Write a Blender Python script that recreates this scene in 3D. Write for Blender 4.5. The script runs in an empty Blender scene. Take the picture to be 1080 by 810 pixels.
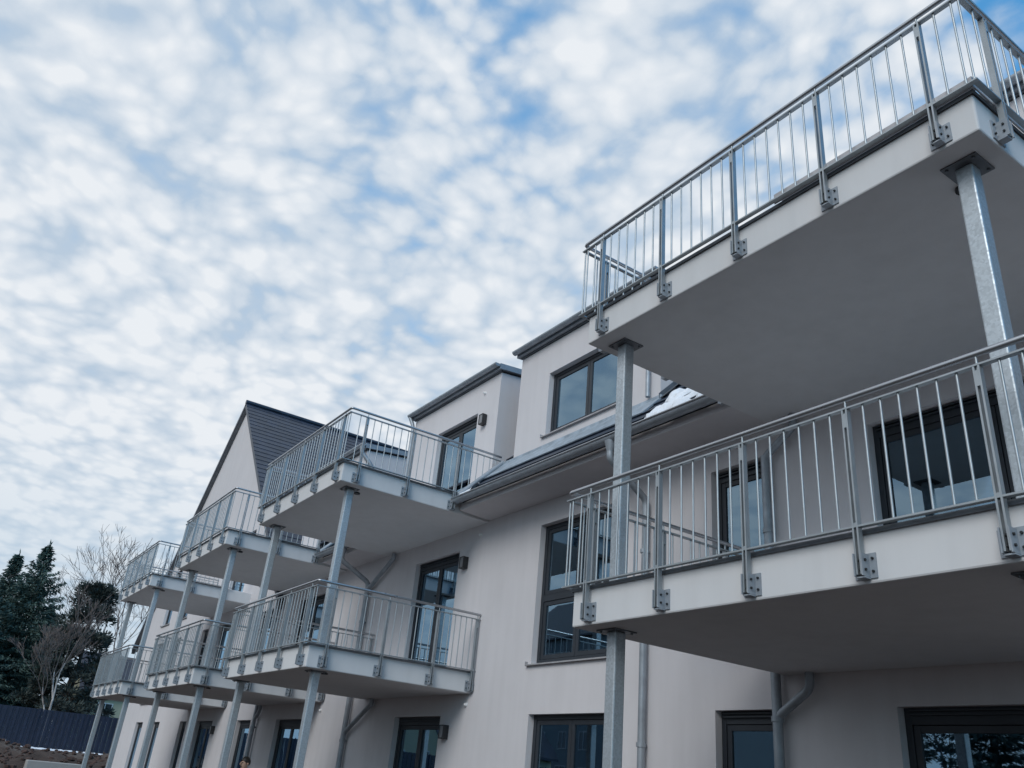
import bpy, math, random
from mathutils import Vector, Matrix
R = math.radians
scene = bpy.context.scene
col = scene.collection
rnd = random.Random(7)

# ------------------------------------------------------------------ helpers
def tag(o, label=None, cat=None, group=None, kind=None):
    if label: o['label'] = label
    if cat: o['category'] = cat
    if group: o['group'] = group
    if kind: o['kind'] = kind
    return o

def empty(name, loc, rz=0):
    o = bpy.data.objects.new(name, None)
    o.empty_display_size = .3
    o.location = loc; o.rotation_euler = (0, 0, rz)
    col.objects.link(o)
    return o

def copy_tree(o, parent=None):
    c = o.copy(); col.objects.link(c)
    if parent: c.parent = parent
    for ch in list(o.children): copy_tree(ch, c)
    return c

class MB:
    def __init__(s, base=(0, 0, 0)):
        s.v = []; s.f = []; s.sm = []; s.b = Vector(base)
    def add(s, vs, fs, smooth=False):
        n = len(s.v)
        s.v += [Vector(v) - s.b for v in vs]
        for f in fs:
            s.f.append([i + n for i in f]); s.sm.append(smooth)
        return s
    def box(s, x0, x1, y0, y1, z0, z1):
        if x0 > x1: x0, x1 = x1, x0
        if y0 > y1: y0, y1 = y1, y0
        if z0 > z1: z0, z1 = z1, z0
        return s.add([(x0,y0,z0),(x1,y0,z0),(x1,y1,z0),(x0,y1,z0),(x0,y0,z1),(x1,y0,z1),(x1,y1,z1),(x0,y1,z1)],
              [(0,3,2,1),(4,5,6,7),(0,1,5,4),(1,2,6,5),(2,3,7,6),(3,0,4,7)])
    def quad(s, *p): return s.add(p, [tuple(range(len(p)))])
    def prism(s, poly, axis, a, b):
        # poly: list of 2d points in the two other axes, extruded along axis from a to b
        def mk(p, t):
            return {0: (t, p[0], p[1]), 1: (p[0], t, p[1]), 2: (p[0], p[1], t)}[axis]
        n = len(poly)
        vs = [mk(p, a) for p in poly] + [mk(p, b) for p in poly]
        fs = [tuple(range(n))[::-1], tuple(range(n, 2*n))]
        fs += [(i, (i+1) % n, n + (i+1) % n, n + i) for i in range(n)]
        return s.add(vs, fs)
    def tube(s, pts, r, n=8, cap=True, r2=None):
        pts = [Vector(p) for p in pts]; m = len(pts)
        rs = [r + (r2 - r) * i / (m - 1) for i in range(m)] if r2 is not None else [r] * m
        vs = []; fs = []
        prev = None
        for i, p in enumerate(pts):
            if i == 0: d = pts[1] - p
            elif i == m - 1: d = p - pts[i-1]
            else: d = (pts[i+1] - p).normalized() + (p - pts[i-1]).normalized()
            d.normalize()
            if prev is None:
                u = d.cross(Vector((0, 0, 1)))
                if u.length < .05: u = d.cross(Vector((0, 1, 0)))
            else:
                u = prev - d * prev.dot(d)
            u.normalize(); prev = u
            w = d.cross(u)
            k = 1
            if 0 < i < m - 1:
                c = (pts[i+1] - p).normalized().dot(d); k = 1 / max(c, .5)
            for j in range(n):
                a = 2 * math.pi * j / n
                vs.append(p + (u * math.cos(a) + w * math.sin(a)) * rs[i] * (k if False else 1))
        for i in range(m - 1):
            for j in range(n):
                fs.append((i*n + j, i*n + (j+1) % n, (i+1)*n + (j+1) % n, (i+1)*n + j))
        s.add(vs, fs, n > 5)
        if cap:
            s.add(vs[:n], [tuple(range(n))[::-1]]); s.add(vs[-n:], [tuple(range(n))])
        return s
    def build(s, name, mat, parent=None, bevel=0, loc=None):
        me = bpy.data.meshes.new(name)
        me.from_pydata([tuple(v) for v in s.v], [], s.f)
        me.polygons.foreach_set('use_smooth', s.sm)
        me.materials.append(mat); me.update()
        o = bpy.data.objects.new(name, me); col.objects.link(o)
        if parent: o.parent = parent
        if loc: o.location = loc
        if bevel:
            b = o.modifiers.new('bevel', 'BEVEL'); b.width = bevel; b.segments = 2; b.limit_method = 'ANGLE'
        return o

def mesh_obj(name, me, parent, loc=(0, 0, 0), rz=0):
    o = bpy.data.objects.new(name, me); col.objects.link(o)
    o.parent = parent; o.location = loc; o.rotation_euler = (0, 0, rz)
    return o

# ------------------------------------------------------------------ materials
def mat(name):
    m = bpy.data.materials.new(name); m.use_nodes = True
    nt = m.node_tree
    return m, nt, nt.nodes['Principled BSDF']
def N(nt, t, **kw):
    n = nt.nodes.new(t)
    for k, v in kw.items(): setattr(n, k, v)
    return n
def coords(nt, scale=(1, 1, 1), kind='Object'):
    tc = N(nt, 'ShaderNodeTexCoord'); mp = N(nt, 'ShaderNodeMapping')
    mp.inputs['Scale'].default_value = scale
    nt.links.new(tc.outputs[kind], mp.inputs['Vector'])
    return mp.outputs['Vector']
def noise(nt, vec, scale, detail=4, rough=.55):
    n = N(nt, 'ShaderNodeTexNoise')
    n.inputs['Scale'].default_value = scale; n.inputs['Detail'].default_value = detail; n.inputs['Roughness'].default_value = rough
    nt.links.new(vec, n.inputs['Vector'])
    return n.outputs['Fac']
def ramp(nt, fac, stops):
    r = N(nt, 'ShaderNodeValToRGB')
    while len(r.color_ramp.elements) < len(stops): r.color_ramp.elements.new(.5)
    for e, (p, c) in zip(r.color_ramp.elements, stops):
        e.position = p; e.color = (*c, 1)
    nt.links.new(fac, r.inputs['Fac'])
    return r.outputs['Color']
def bump(nt, bsdf, h, strength, dist=.01):
    b = N(nt, 'ShaderNodeBump'); b.inputs['Strength'].default_value = strength; b.inputs['Distance'].default_value = dist
    nt.links.new(h, b.inputs['Height']); nt.links.new(b.outputs['Normal'], bsdf.inputs['Normal'])
def sc(c, k): return tuple(x * k for x in c)

def plaster(name, c, grain=220, amp=.08, bstr=.5):
    m, nt, p = mat(name)
    v = coords(nt)
    n1 = noise(nt, v, .9, 5, .6)
    n2 = noise(nt, coords(nt, (2.2, 2.2, .22)), 2.2, 4, .6)       # faint rain streaks
    mx = N(nt, 'ShaderNodeMath', operation='ADD'); nt.links.new(n1, mx.inputs[0]); nt.links.new(n2, mx.inputs[1])
    hv = N(nt, 'ShaderNodeMath', operation='MULTIPLY'); nt.links.new(mx.outputs[0], hv.inputs[0]); hv.inputs[1].default_value = .5
    cr = ramp(nt, hv.outputs[0], [(.3, sc(c, 1 - amp)), (.55, c), (.75, sc(c, 1 + amp * .5))])
    nt.links.new(cr, p.inputs['Base Color'])
    p.inputs['Roughness'].default_value = .9; p.inputs['Specular IOR Level'].default_value = .2
    g = noise(nt, v, grain, 3, .7)
    bump(nt, p, g, bstr, .004)
    return m

def metal(name, c, rough=.42, met=.85, spangle=0, amp=.15):
    m, nt, p = mat(name)
    v = coords(nt)
    if spangle:
        vo = N(nt, 'ShaderNodeTexVoronoi'); vo.inputs['Scale'].default_value = spangle
        nt.links.new(v, vo.inputs['Vector'])
        sep = N(nt, 'ShaderNodeSeparateColor'); nt.links.new(vo.outputs['Color'], sep.inputs[0])
        ad = N(nt, 'ShaderNodeMath', operation='ADD'); nt.links.new(sep.outputs[0], ad.inputs[0])
        nt.links.new(noise(nt, v, 7, 5, .6), ad.inputs[1])
        hv = N(nt, 'ShaderNodeMath', operation='MULTIPLY'); nt.links.new(ad.outputs[0], hv.inputs[0]); hv.inputs[1].default_value = .5
        f = hv.outputs[0]
    else:
        f = noise(nt, v, 6, 4, .6)
    nt.links.new(ramp(nt, f, [(.25, sc(c, 1 - amp)), (.75, sc(c, 1 + amp))]), p.inputs['Base Color'])
    rr = ramp(nt, f, [(.2, (rough + .1,) * 3), (.8, (rough - .08,) * 3)])
    nt.links.new(rr, p.inputs['Roughness'])
    p.inputs['Metallic'].default_value = met
    return m

def plain(name, c, rough=.5, met=0, amp=.12, nscale=5, bstr=0):
    m, nt, p = mat(name)
    f = noise(nt, coords(nt), nscale, 4, .6)
    nt.links.new(ramp(nt, f, [(.3, sc(c, 1 - amp)), (.7, sc(c, 1 + amp))]), p.inputs['Base Color'])
    p.inputs['Roughness'].default_value = rough; p.inputs['Metallic'].default_value = met
    if bstr: bump(nt, p, f, bstr, .02)
    return m

M = {}
M['wall'] = plaster('facade_plaster', (.60, .578, .592))
M['fascia'] = plaster('balcony_plaster', (.61, .61, .62), amp=.08, bstr=.3)
M['steel'] = metal('galvanised_steel', (.46, .50, .53), .54, .75, 60, .10)
M['rail'] = metal('galvanised_rail', (.36, .39, .41), .48, .75, 0, .12)
M['inox'] = metal('brushed_handrail', (.42, .43, .45), .3, .9, 0, .08)
M['zinc'] = metal('zinc_sheet', (.30, .33, .365), .5, .4, 0, .2)
M['flash'] = metal('lead_flashing', (.33, .39, .45), .5, .45, 0, .3)
M['dark'] = metal('dark_aluminium', (.15, .16, .175), .5, .6, 0, .2)
M['frame'] = plain('anthracite_window_frame', (.021, .026, .034), .5)
M['bolt'] = plain('bolt_head', (.03, .032, .035), .5, .5)
M['sill'] = metal('aluminium_sill', (.42, .41, .42), .5, .5)
M['interior'] = plain('room_interior', (.24, .23, .22), .9)
M['curtain'] = plain('pale_curtain', (.5, .5, .5), .95)
M['lamp'] = plain('black_lamp_housing', (.02, .02, .022), .4)
M['lampglass'] = plain('lamp_diffuser', (.16, .16, .17), .35)
M['snow'] = plain('snow', (.70, .73, .78), .7, 0, .04, 18, .4)
M['cap'] = plain('white_plastic', (.75, .74, .73), .4)

def glass_mat():
    m = bpy.data.materials.new('window_glass'); m.use_nodes = True
    nt = m.node_tree; nt.nodes.clear()
    out = N(nt, 'ShaderNodeOutputMaterial')
    tr = N(nt, 'ShaderNodeBsdfTransparent'); tr.inputs[0].default_value = (.38, .43, .45, 1)
    gl = N(nt, 'ShaderNodeBsdfGlossy'); gl.inputs['Roughness'].default_value = .012; gl.inputs['Color'].default_value = (.55, .80, 1.0, 1)
    fr = N(nt, 'ShaderNodeFresnel'); fr.inputs['IOR'].default_value = 1.9
    v = coords(nt)
    b = N(nt, 'ShaderNodeBump'); b.inputs['Strength'].default_value = .05; b.inputs['Distance'].default_value = .02
    nt.links.new(noise(nt, v, 1.3, 1), b.inputs['Height'])
    nt.links.new(b.outputs[0], gl.inputs['Normal'])
    ml = N(nt, 'ShaderNodeMath', operation='MULTIPLY_ADD'); ml.inputs[1].default_value = 1.8; ml.inputs[2].default_value = .09
    nt.links.new(fr.outputs[0], ml.inputs[0])
    mx = N(nt, 'ShaderNodeMixShader')
    nt.links.new(ml.outputs[0], mx.inputs[0]); nt.links.new(tr.outputs[0], mx.inputs[1]); nt.links.new(gl.outputs[0], mx.inputs[2])
    nt.links.new(mx.outputs[0], out.inputs[0])
    return m
M['glass'] = glass_mat()

def tile_mat():
    m, nt, p = mat('dark_roof_tile')
    v = coords(nt)
    br = N(nt, 'ShaderNodeTexVoronoi'); br.inputs['Scale'].default_value = 2.6
    nt.links.new(v, br.inputs['Vector'])
    sep = N(nt, 'ShaderNodeSeparateColor'); nt.links.new(br.outputs['Color'], sep.inputs[0])
    nt.links.new(ramp(nt, sep.outputs[0], [(0, (.012, .020, .036)), (1, (.022, .034, .060))]), p.inputs['Base Color'])
    p.inputs['Roughness'].default_value = .42
    bump(nt, p, noise(nt, v, 30, 3), .2, .01)
    return m
M['tile'] = tile_mat()

# ------------------------------------------------------------------ setting: ground
GZ = -.10
def smooth(a, b, x):
    t = min(1, max(0, (x - a) / (b - a))); return t * t * (3 - 2 * t)
def terrain(x, y):
    rise = 1.2 * smooth(-41, -52, x) * (1 - smooth(-140, -260, x))
    m = smooth(-40, -44, x) * (1 - smooth(-50, -53.5, x))
    h = .30 * math.sin(x * .9 + y * .5) + .22 * math.sin(x * .55 - y * 1.3 + 1) + .12 * math.sin(x * 2.3 + y * 2.1)
    return GZ + rise + m * h * .9
def ground_mat():
    m, nt, p = mat('bare_soil')
    v = coords(nt)
    n = noise(nt, v, .35, 8, .65)
    nt.links.new(ramp(nt, n, [(.3, (.022, .013, .010)), (.5, (.050, .032, .025)), (.72, (.11, .09, .078))]), p.inputs['Base Color'])
    p.inputs['Roughness'].default_value = .95
    bump(nt, p, noise(nt, v, 2.5, 8, .7), .8, .12)
    return m
xs = [-700, -400, -250, -150, -100, -80] + [-64 + i * .6 for i in range(45)] + [-36, -30, -20, -10, 0, 10, 25, 60, 150, 400, 700]
ys = [-700, -300, -120, -60, -40] + [-26 + i * .7 for i in range(61)] + [24, 40, 80, 200, 700]
g = MB()
vs = [(x, y, terrain(x, y)) for y in ys for x in xs]
nx = len(xs)
g.add(vs, [(j*nx+i, j*nx+i+1, (j+1)*nx+i+1, (j+1)*nx+i) for j in range(len(ys)-1) for i in range(nx-1)], True)
tag(g.build('ground', ground_mat()), kind='structure')

# ------------------------------------------------------------------ the apartment building
XL, XR = -38.9, 4.5          # ends of the facade (y = 0)
GX0, GX1 = -38.9, -22.3      # cross-gable wing
GPX, GPZ, GEZ = -30.6, 13.85, 5.62
DEP = 14.6
bld = empty('apartment_building', (-18, 7, GZ))
tag(bld, 'long pale plastered apartment building with dark tiled roofs, dormers and a far gable', 'building')
BB = (-18, 7, GZ)
def B(): return MB(BB)

def gtop(x):
    if x < GX1 - 1e-6: return GPZ - abs(x - GPX) * (GPZ - GEZ) / (GPX - GX0)
    return 5.63
def wall_openings(mb, x0, x1, z0, topf, y, ops, depth=.16, extra_x=()):
    bx = sorted(set([x0, x1] + [o[0] for o in ops] + [o[1] for o in ops] + list(extra_x)))
    bz = sorted(set([z0] + [o[2] for o in ops] + [o[3] for o in ops]))
    for a, b in zip(bx[:-1], bx[1:]):
        if b <= x0 + 1e-9 or a >= x1 - 1e-9: continue
        ta, tb = topf(a + 1e-9), topf(b - 1e-9)
        lim = min(ta, tb)
        zz = [z for z in bz if z < lim - 1e-6]
        for k, za in enumerate(zz):
            last = k == len(zz) - 1
            zb1, zb2 = (ta, tb) if last else (zz[k+1], zz[k+1])
            mx, mz = (a + b) / 2, (za + min(zb1, zb2)) / 2
            if any(o[0] < mx < o[1] and o[2] < mz < o[3] for o in ops): continue
            mb.quad((a, y, za), (b, y, za), (b, y, zb2), (a, y, zb1))
    for (a, b, c, d) in [o[:4] for o in ops]:
        e = y + depth
        mb.quad((a, y, c), (a, y, d), (a, e, d), (a, e, c)); mb.quad((b, y, d), (b, y, c), (b, e, c), (b, e, d))
        mb.quad((a, y, d), (b, y, d), (b, e, d), (a, e, d)); mb.quad((b, y, c), (a, y, c), (a, e, c), (b, e, c))

F0, F1, F2 = .20, 3.08, 5.94          # door thresholds
H0, H1, H2 = 2.43, 5.25, 8.07         # heads
# (kind, x0, x1, z0, z1, sashes, transom)
OPEN = []
def op(kind, x0, x1, z0, z1, n=2, tr=None, sh=.0): OPEN.append((kind, x0, x1, z0, z1, n, tr, sh))
for (zf, zh) in ((F0, H0), (F1, H1)):
    op('balcony_door', -4.67, -2.15, zf, zh, 2, None, .16)
    op('balcony_door', -6.87, -6.02, zf, zh, 1, None, .14)
    op('balcony_door', -14.60, -12.95, zf, zh, 2, None, .14)
    op('balcony_door', -20.72, -19.05, zf, zh, 2, None, .14)
    op('balcony_door', -27.45, -25.85, zf, zh, 2, None, .14)
    op('window', -23.65, -22.55, zf, zh, 1, None, .12)
    op('window', -29.35, -28.60, zf, zh, 1, None, .12)
    op('balcony_door', 1.0, 3.0, zf, zh, 2, None, .14)
op('window', -10.43, -8.69, .30, H0, 2, None, .0)
op('window', -10.47, -8.70, 3.13, H1, 2, 4.10, .0)
for (zf, zh) in ((F0, H0), (F1, H1), (F2, H2)):
    op('window', -35.55, -34.45, zf, zh, 1, None, .1)
    op('window', -33.0, -31.98, zf, zh, 1, None, .1)
op('balcony_door', -27.45, -25.85, F2, H2, 2, None, .14)

w = B()
wall_openings(w, XL, XR, GZ - .3, gtop, 0, [o[1:5] for o in OPEN], extra_x=(GPX, GX1))
# end walls and rear wall
w.quad((XL, DEP, GZ-.3), (XL, 0, GZ-.3), (XL, 0, GEZ), (XL, DEP, GEZ))
w.quad((XR, 0, GZ-.3), (XR, DEP, GZ-.3), (XR, DEP, 5.63), (XR, DEP/2, 13.0), (XR, 0, 5.63))
w.quad((XR, DEP, GZ-.3), (XL, DEP, GZ-.3), (XL, DEP, 5.62), (XR, DEP, 5.62))
w.add([(GX0, DEP, GEZ), (GX1, DEP, GEZ), (GPX, DEP, GPZ)], [(0, 2, 1)])
w.build('wall', M['wall'], bld)
# rooms behind the glass
ri = B()
ri.quad((XL, 3.6, GZ), (XR, 3.6, GZ), (XR, 3.6, 8.6), (XL, 3.6, 8.6))
for z in (.16, 2.78, 5.60):
    ri.box(XL + .01, XR - .01, .19, 3.6, z, z + .12)
for x in (-37, -30.2, -24.6, -21.5, -17.3, -11.7, -7.75, -5.3, -.5):
    ri.box(x, x + .12, .19, 3.6, GZ, 5.5)
ri.build('interior', M['interior'], bld)

def window(kind, x0, x1, z0, z1, n, tr, sh, y0, rec=.10, sill=True):
    y = y0 + rec
    fw = .065; sh = sh * .5
    f = B()
    zt = z1 - (fw + sh)
    f.box(x0, x0 + fw, y, y + .075, z0, z1); f.box(x1 - fw, x1, y, y + .075, z0, z1)
    f.box(x0 + fw, x1 - fw, y + .002, y + .073, zt, z1); f.box(x0 + fw, x1 - fw, y + .002, y + .073, z0, z0 + fw)
    if tr: f.box(x0 + fw, x1 - fw, y + .002, y + .073, tr - .05, tr + .05)
    fr = f.build(kind, M['frame'], bld, .004)
    zs = [(z0 + fw, zt)] if not tr else [(z0 + fw, tr - .05), (tr + .05, zt)]
    wd = (x1 - x0 - 2 * fw) / n
    for (a, b) in zs:
        for i in range(n):
            xa = x0 + fw + i * wd + .004; xb = xa + wd - .008
            s = B(); t = .062; ya, yb = y + .012, y + .062
            s.box(xa, xa + t, ya, yb, a + .004, b - .004); s.box(xb - t, xb, ya, yb, a + .004, b - .004)
            s.box(xa + t, xb - t, ya + .001, yb - .001, b - .004 - t, b - .004); s.box(xa + t, xb - t, ya + .001, yb - .001, a + .004, a + .004 + t)
            s.build('sash', M['frame'], fr, .004)
            p = B(); p.box(xa + t, xb - t, y + .030, y + .036, a + t + .004, b - t - .004)
            p.build('pane', M['glass'], fr)
    if sh:
        s = B()
        for k in range(int(sh / .035)):
            zz = z1 - .02 - k * .035
            s.box(x0 + .05, x1 - .05, y - .035, y - .003, zz - .014, zz)
        s.build('shutter_slats', M['frame'], fr)
    if sill and kind == 'window':
        s = B(); s.prism([(y0 - .05, z0 - .03), (y0 + rec + .01, z0 - .012), (y0 + rec + .01, z0 + .004), (y0 - .05, z0 - .012)], 0, x0 - .07, x1 + .07)
        s.box(x0 - .082, x0 - .07, y0 - .052, y0 + rec, z0 - .034, z0 + .03); s.box(x1 + .07, x1 + .082, y0 - .052, y0 + rec, z0 - .034, z0 + .03)
        s.build('sill', M['sill'], fr)
    elif kind != 'window':
        s = B(); s.box(x0 + .02, x1 - .02, y0 + .0, y0 + rec + .01, z0 - .03, z0 - .004)
        s.build('threshold', M['dark'], fr)
    return fr
for o in OPEN: window(*o, 0)

# pale curtains in some of the rooms
for (xa, xb, za, zb) in ((-10.35, -9.9, .4, 2.4), (-9.2, -8.75, .4, 2.4), (-6.75, -6.45, .3, 2.4), (-13.3, -13.02, 3.1, 5.1), (-10.3, -10.0, 3.2, 5.2)):
    n = 16; c = B()
    pts = [(xa + (xb - xa) * i / n, .42 + .03 * (i % 2)) for i in range(n + 1)]
    for p, q in zip(pts[:-1], pts[1:]):
        c.quad((p[0], p[1], za), (q[0], q[1], za), (q[0], q[1], zb), (p[0], p[1], zb))
    c.build('curtain', M['curtain'], bld)

# ---- roofs
def courses(mb, p0, p1, up, length, n, lift=.03, thick=.02, nrm=None):
    """stepped tile courses: the eave line p0-p1, going 'up' the slope"""
    p0, p1, up = Vector(p0), Vector(p1), Vector(up).normalized()
    nr = Vector(nrm).normalized()
    st = length / n
    for i in range(n):
        a0, a1 = p0 + up * st * i + nr * lift, p1 + up * st * i + nr * lift
        b0, b1 = p0 + up * st * (i + 1) + nr * .004, p1 + up * st * (i + 1) + nr * .004
        c0, c1 = a0 - nr * lift, a1 - nr * lift
        mb.add([a0, a1, b1, b0], [(0, 1, 2, 3)])
        mb.add([c0, c1, a1, a0], [(0, 1, 2, 3)])
    # verge closing faces
    for p in (p0, p1):
        mb.add([p - nr * .12, p + nr * lift, p + up * length + nr * lift, p + up * length - nr * .12], [(0, 1, 2, 3)])
    mb.add([p0 - nr * .12, p1 - nr * .12, p1 + up * length - nr * .12, p0 + up * length - nr * .12], [(0, 1, 2, 3)])

S2 = math.sqrt(.5)
r = B()
YE, ZE = -.70, 5.84                                    # eave line of the main roof
ridge_y = 7.3
L = (ridge_y - .14) / S2
for (xa, xb) in ((-22.3, -21.99), (-18.02, -16.02), (-11.93, -6.03), (-1.72, 4.7)):
    courses(r, (xa, YE, ZE), (xb, YE, ZE), (0, 1, 1), .86 / S2, 4, nrm=(0, -1, 1))
courses(r, (-22.3, .16, ZE + .86), (4.7, .16, ZE + .86), (0, 1, 1), L - .0, 29, nrm=(0, -1, 1))
courses(r, (4.7, 2*ridge_y - .1, ZE + .86), (-22.3, 2*ridge_y - .1, ZE + .86), (0, -1, 1), (ridge_y - .1) / S2, 29, nrm=(0, 1, 1))
# cross gable roof: ridge runs away from the facade
VO = -.16
k = (GPZ - GEZ) / (GPX - GX0)
ln = math.hypot(GPX - GX0 + .45, (GPX - GX0 + .45) * k)
courses(r, (GX1 + .45, DEP + .1, GEZ - .45 * k + .13), (GX1 + .45, VO, GEZ - .45 * k + .13), (-1, 0, k), ln, 41, nrm=(k, 0, 1), lift=.016)
courses(r, (GX0 - .45, VO, GEZ - .45 * k + .13), (GX0 - .45, DEP + .1, GEZ - .45 * k + .13), (1, 0, k), ln, 41, nrm=(-k, 0, 1), lift=.016)
r.tube([(GPX, VO - .01, GPZ + .17), (GPX, DEP + .1, GPZ + .17)], .09, 10)
roof = r.build('roof', M['tile'], bld)
# verge trim boards under the gable tiles
v = B()
for s in (-1, 1):
    xe = GPX + s * (GPX - GX0 + .44)
    ze = GEZ - .44 * k
    v.add([(xe, VO + .02, ze - .05), (xe, VO + .02, ze + .10), (GPX, VO + .02, GPZ + .10), (GPX, VO + .02, GPZ - .05),
           (xe, -.002, ze - .05), (xe, -.002, ze + .10), (GPX, -.002, GPZ + .10), (GPX, -.002, GPZ - .05)],
          [(0, 1, 2, 3), (4, 7, 6, 5), (0, 3, 7, 4), (1, 5, 6, 2), (0, 4, 5, 1)])
v.build('verge_board', M['dark'], bld)
# soffit
for (xa, xb) in ((-22.3, -21.99), (-18.02, -16.02), (-12.03, -5.92), (-1.80, 4.6)):
    s = B(); s.prism([(-.63, 5.66), (-.001, 5.63), (-.001, 5.70), (-.63, 5.78)], 0, xa, xb)
    s.build('soffit', M['wall'], bld)

def gutter(xa, xb, y, z, rad, name='gutter', parent=None, m='zinc'):
    gm = B(); n = 10
    prof = []
    for i in range(n + 1):
        a = math.pi + math.pi * i / n
        prof.append((y + rad * math.cos(a), z + rad * math.sin(a)))
    inner = [(y + (q[0] - y) * .93, z + (q[1] - z) * .93) for q in prof[::-1]]
    poly = prof + inner
    m_ = len(poly)
    vs = [(xa, *p) for p in poly] + [(xb, *p) for p in poly]
    gm.add(vs, [(i, (i+1) % m_, m_ + (i+1) % m_, m_ + i) for i in range(m_)], True)
    for x in (xa, xb):                                   # stop ends
        gm.add([(x, *p) for p in prof], [tuple(range(len(prof)))])
    go = gm.build(name, M[m], parent or bld)
    if not parent:
        gb = B(); gb.tube([(xa, y - rad - .004, z + .004), (xb, y - rad - .004, z + .004)], .014, 8); gb.build('gutter_bead', M['inox'], go)
    return go
for (xa, xb) in ((-18.02, -16.02), (-12.00, -5.95), (-1.72, 4.7)):
    gutter(xa, xb, -.76, 5.81, .078)

# ---- dormers
def dormer(x0, x1, z0, ops, zt=8.71):
    y = .10
    d = B()
    wall_openings(d, x0, x1, z0, lambda x: zt, y, ops)
    for x in (x0, x1):
        pts = [(x, y, z0), (x, 3.4, z0 + 2.2), (x, 3.4, zt + .33), (x, y, zt)]
        d.quad(*(pts if x == x1 else pts[::-1]))
    dm = d.build('dormer', M['wall'], bld)
    t = B()
    ov = .07
    t.prism([(y - .09, zt + .035), (3.5, zt + .36), (3.5, zt + .47), (y - .09, zt + .15)], 0, x0 - ov, x1 + ov)
    t.build('dormer_roof', M['zinc'], dm)
    e = B()
    e.prism([(y - .03, zt + .012), (y - .002, zt + .012), (y - .002, zt + .05), (y - .03, zt + .05)], 0, x0 - .02, x1 + .02)
    e.build('dormer_trim', M['dark'], dm)
    gutter(x0 - ov, x1 + ov, y - .15, zt + .13, .062, 'dormer_gutter', dm)
    return dm
DOPS = []
for (x0, x1, kind, a, b, z0) in ((-15.80, -12.32, 'balcony_door', -14.62, -13.06, F2), (-21.80, -18.32, 'balcony_door', -20.62, -19.06, F2), (-5.72, -2.05, 'balcony_door', -4.6, -2.6, F2)):
    near = x0 > -6
    dormer(x0, x1, 5.9, [(a, b, z0, H2 - .15 * near)], 8.40 if near else 8.71)
    window(kind, a, b, z0, H2 - .15 * near, 2, None, .14, .10)
dormer(-11.62, -7.90, 6.45, [(-10.70, -8.72, 6.90, 8.10)])
window('window', -10.70, -8.72, 6.90, 8.10, 2, None, .0, .10)
# lead flashing at the foot of the window dormer
f = B()
f.prism([(.098, 6.72), (.098, 6.66), (-.27, 6.295), (-.285, 6.315), (.075, 6.675), (.075, 6.72)], 0, -11.92, -7.86)
f.build('lead_flashing', M['flash'], bld)
f = B()
for xa in (-7.93,):
    f.add([(xa + .04, .06, 6.66), (xa + .14, .06, 6.665), (xa + .14, 2.6, 9.205), (xa + .04, 2.6, 9.20), (xa+.035, .06, 6.74), (xa+.035, 2.6, 9.28)], [(0, 1, 2, 3), (0, 3, 5, 4)])
f.build('cheek_flashing', M['dark'], bld)
# verge strips where the eave roof stops beside the upper balconies
for x in (-11.95, -6.01, -16.04, -18.0, -1.74):
    f = B(); f.tube([(x, -.74, 5.89), (x, .10, 6.73)], .045, 8)
    f.build('verge_strip', M['zinc'], bld)

# ---- downpipes
def pipe(name, pts, rad=.05, collars=(), parent=None, m='zinc'):
    # round the corners of the path
    P = [Vector(p) for p in pts]; q = [P[0]]
    for i in range(1, len(P) - 1):
        a, b = (P[i-1] - P[i]), (P[i+1] - P[i]); rr = min(.09, a.length * .45, b.length * .45)
        A, Bq = P[i] + a.normalized() * rr, P[i] + b.normalized() * rr
        for t in (0, .25, .5, .75, 1):
            q.append(A.lerp(P[i], t).lerp(P[i].lerp(Bq, t), t))
    q.append(P[-1])
    pb = B(); pb.tube(q, rad, 12)
    o = pb.build(name, M[m], parent or bld)
    for (x, y, z) in collars:
        cb = B(); cb.tube([(x, y, z - .025), (x, y, z + .025)], rad + .012, 12); cb.box(x - .012, x + .012, y, .0, z - .015, z + .015)
        cb.build('pipe_clip', M[m], o)
    return o
def funnel(x, par):
    fb = B(); fb.tube([(x, -.76, 5.75), (x, -.76, 5.60)], .085, 12, r2=.048)
    fb.build('gutter_outlet', M['zinc'], par)
PY = -.085
p1 = pipe('downpipe', [(-7.95, -.76, 5.62), (-7.95, -.76, 5.50), (-7.96, PY, 5.10), (-7.97, PY, GZ)], .048, [(-7.97, PY, 4.4), (-7.97, PY, 2.05)]); funnel(-7.95, p1)
p2 = pipe('downpipe', [(-5.95, PY, 5.2), (-5.95, PY, GZ)], .052, [(-5.95, PY, 4.3), (-5.95, PY, 2.32)])
for dz in (0, 2.85):
    pipe('pipe_branch', [(-5.52, -.10, 2.77 + dz), (-5.52, -.10, 2.60 + dz), (-5.95, PY, 2.34 + dz), (-5.95, PY, 2.2 + dz)], .045, parent=p2)
p3 = pipe('downpipe', [(-16.6, -.76, 5.62), (-16.6, -.76, 5.48), (-16.54, PY, 5.12), (-16.54, PY, GZ)], .052, [(-16.54, PY, 4.3), (-16.54, PY, 2.0)]); funnel(-16.6, p3)
for dz in (0, 2.82):
    pipe('pipe_branch', [(-15.46, -.10, 2.75 + dz), (-15.46, -.10, 2.66 + dz), (-16.5, PY, 2.16 + dz), (-16.54, PY, 2.05 + dz)], .045, parent=p3)
p4 = pipe('downpipe', [(-22.05, PY, 5.3), (-22.05, PY, GZ)], .05, [(-22.05, PY, 4.3), (-22.05, PY, 2.25)])
pipe('pipe_branch', [(-21.75, -.10, 2.75), (-21.75, -.10, 2.62), (-22.05, PY, 2.42), (-22.05, PY, 2.2)], .045, parent=p4)
pipe('downpipe', [(-8.10, -.05, 8.80), (-8.10, .035, 8.62), (-8.10, .035, 6.74)], .036, [])
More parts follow.
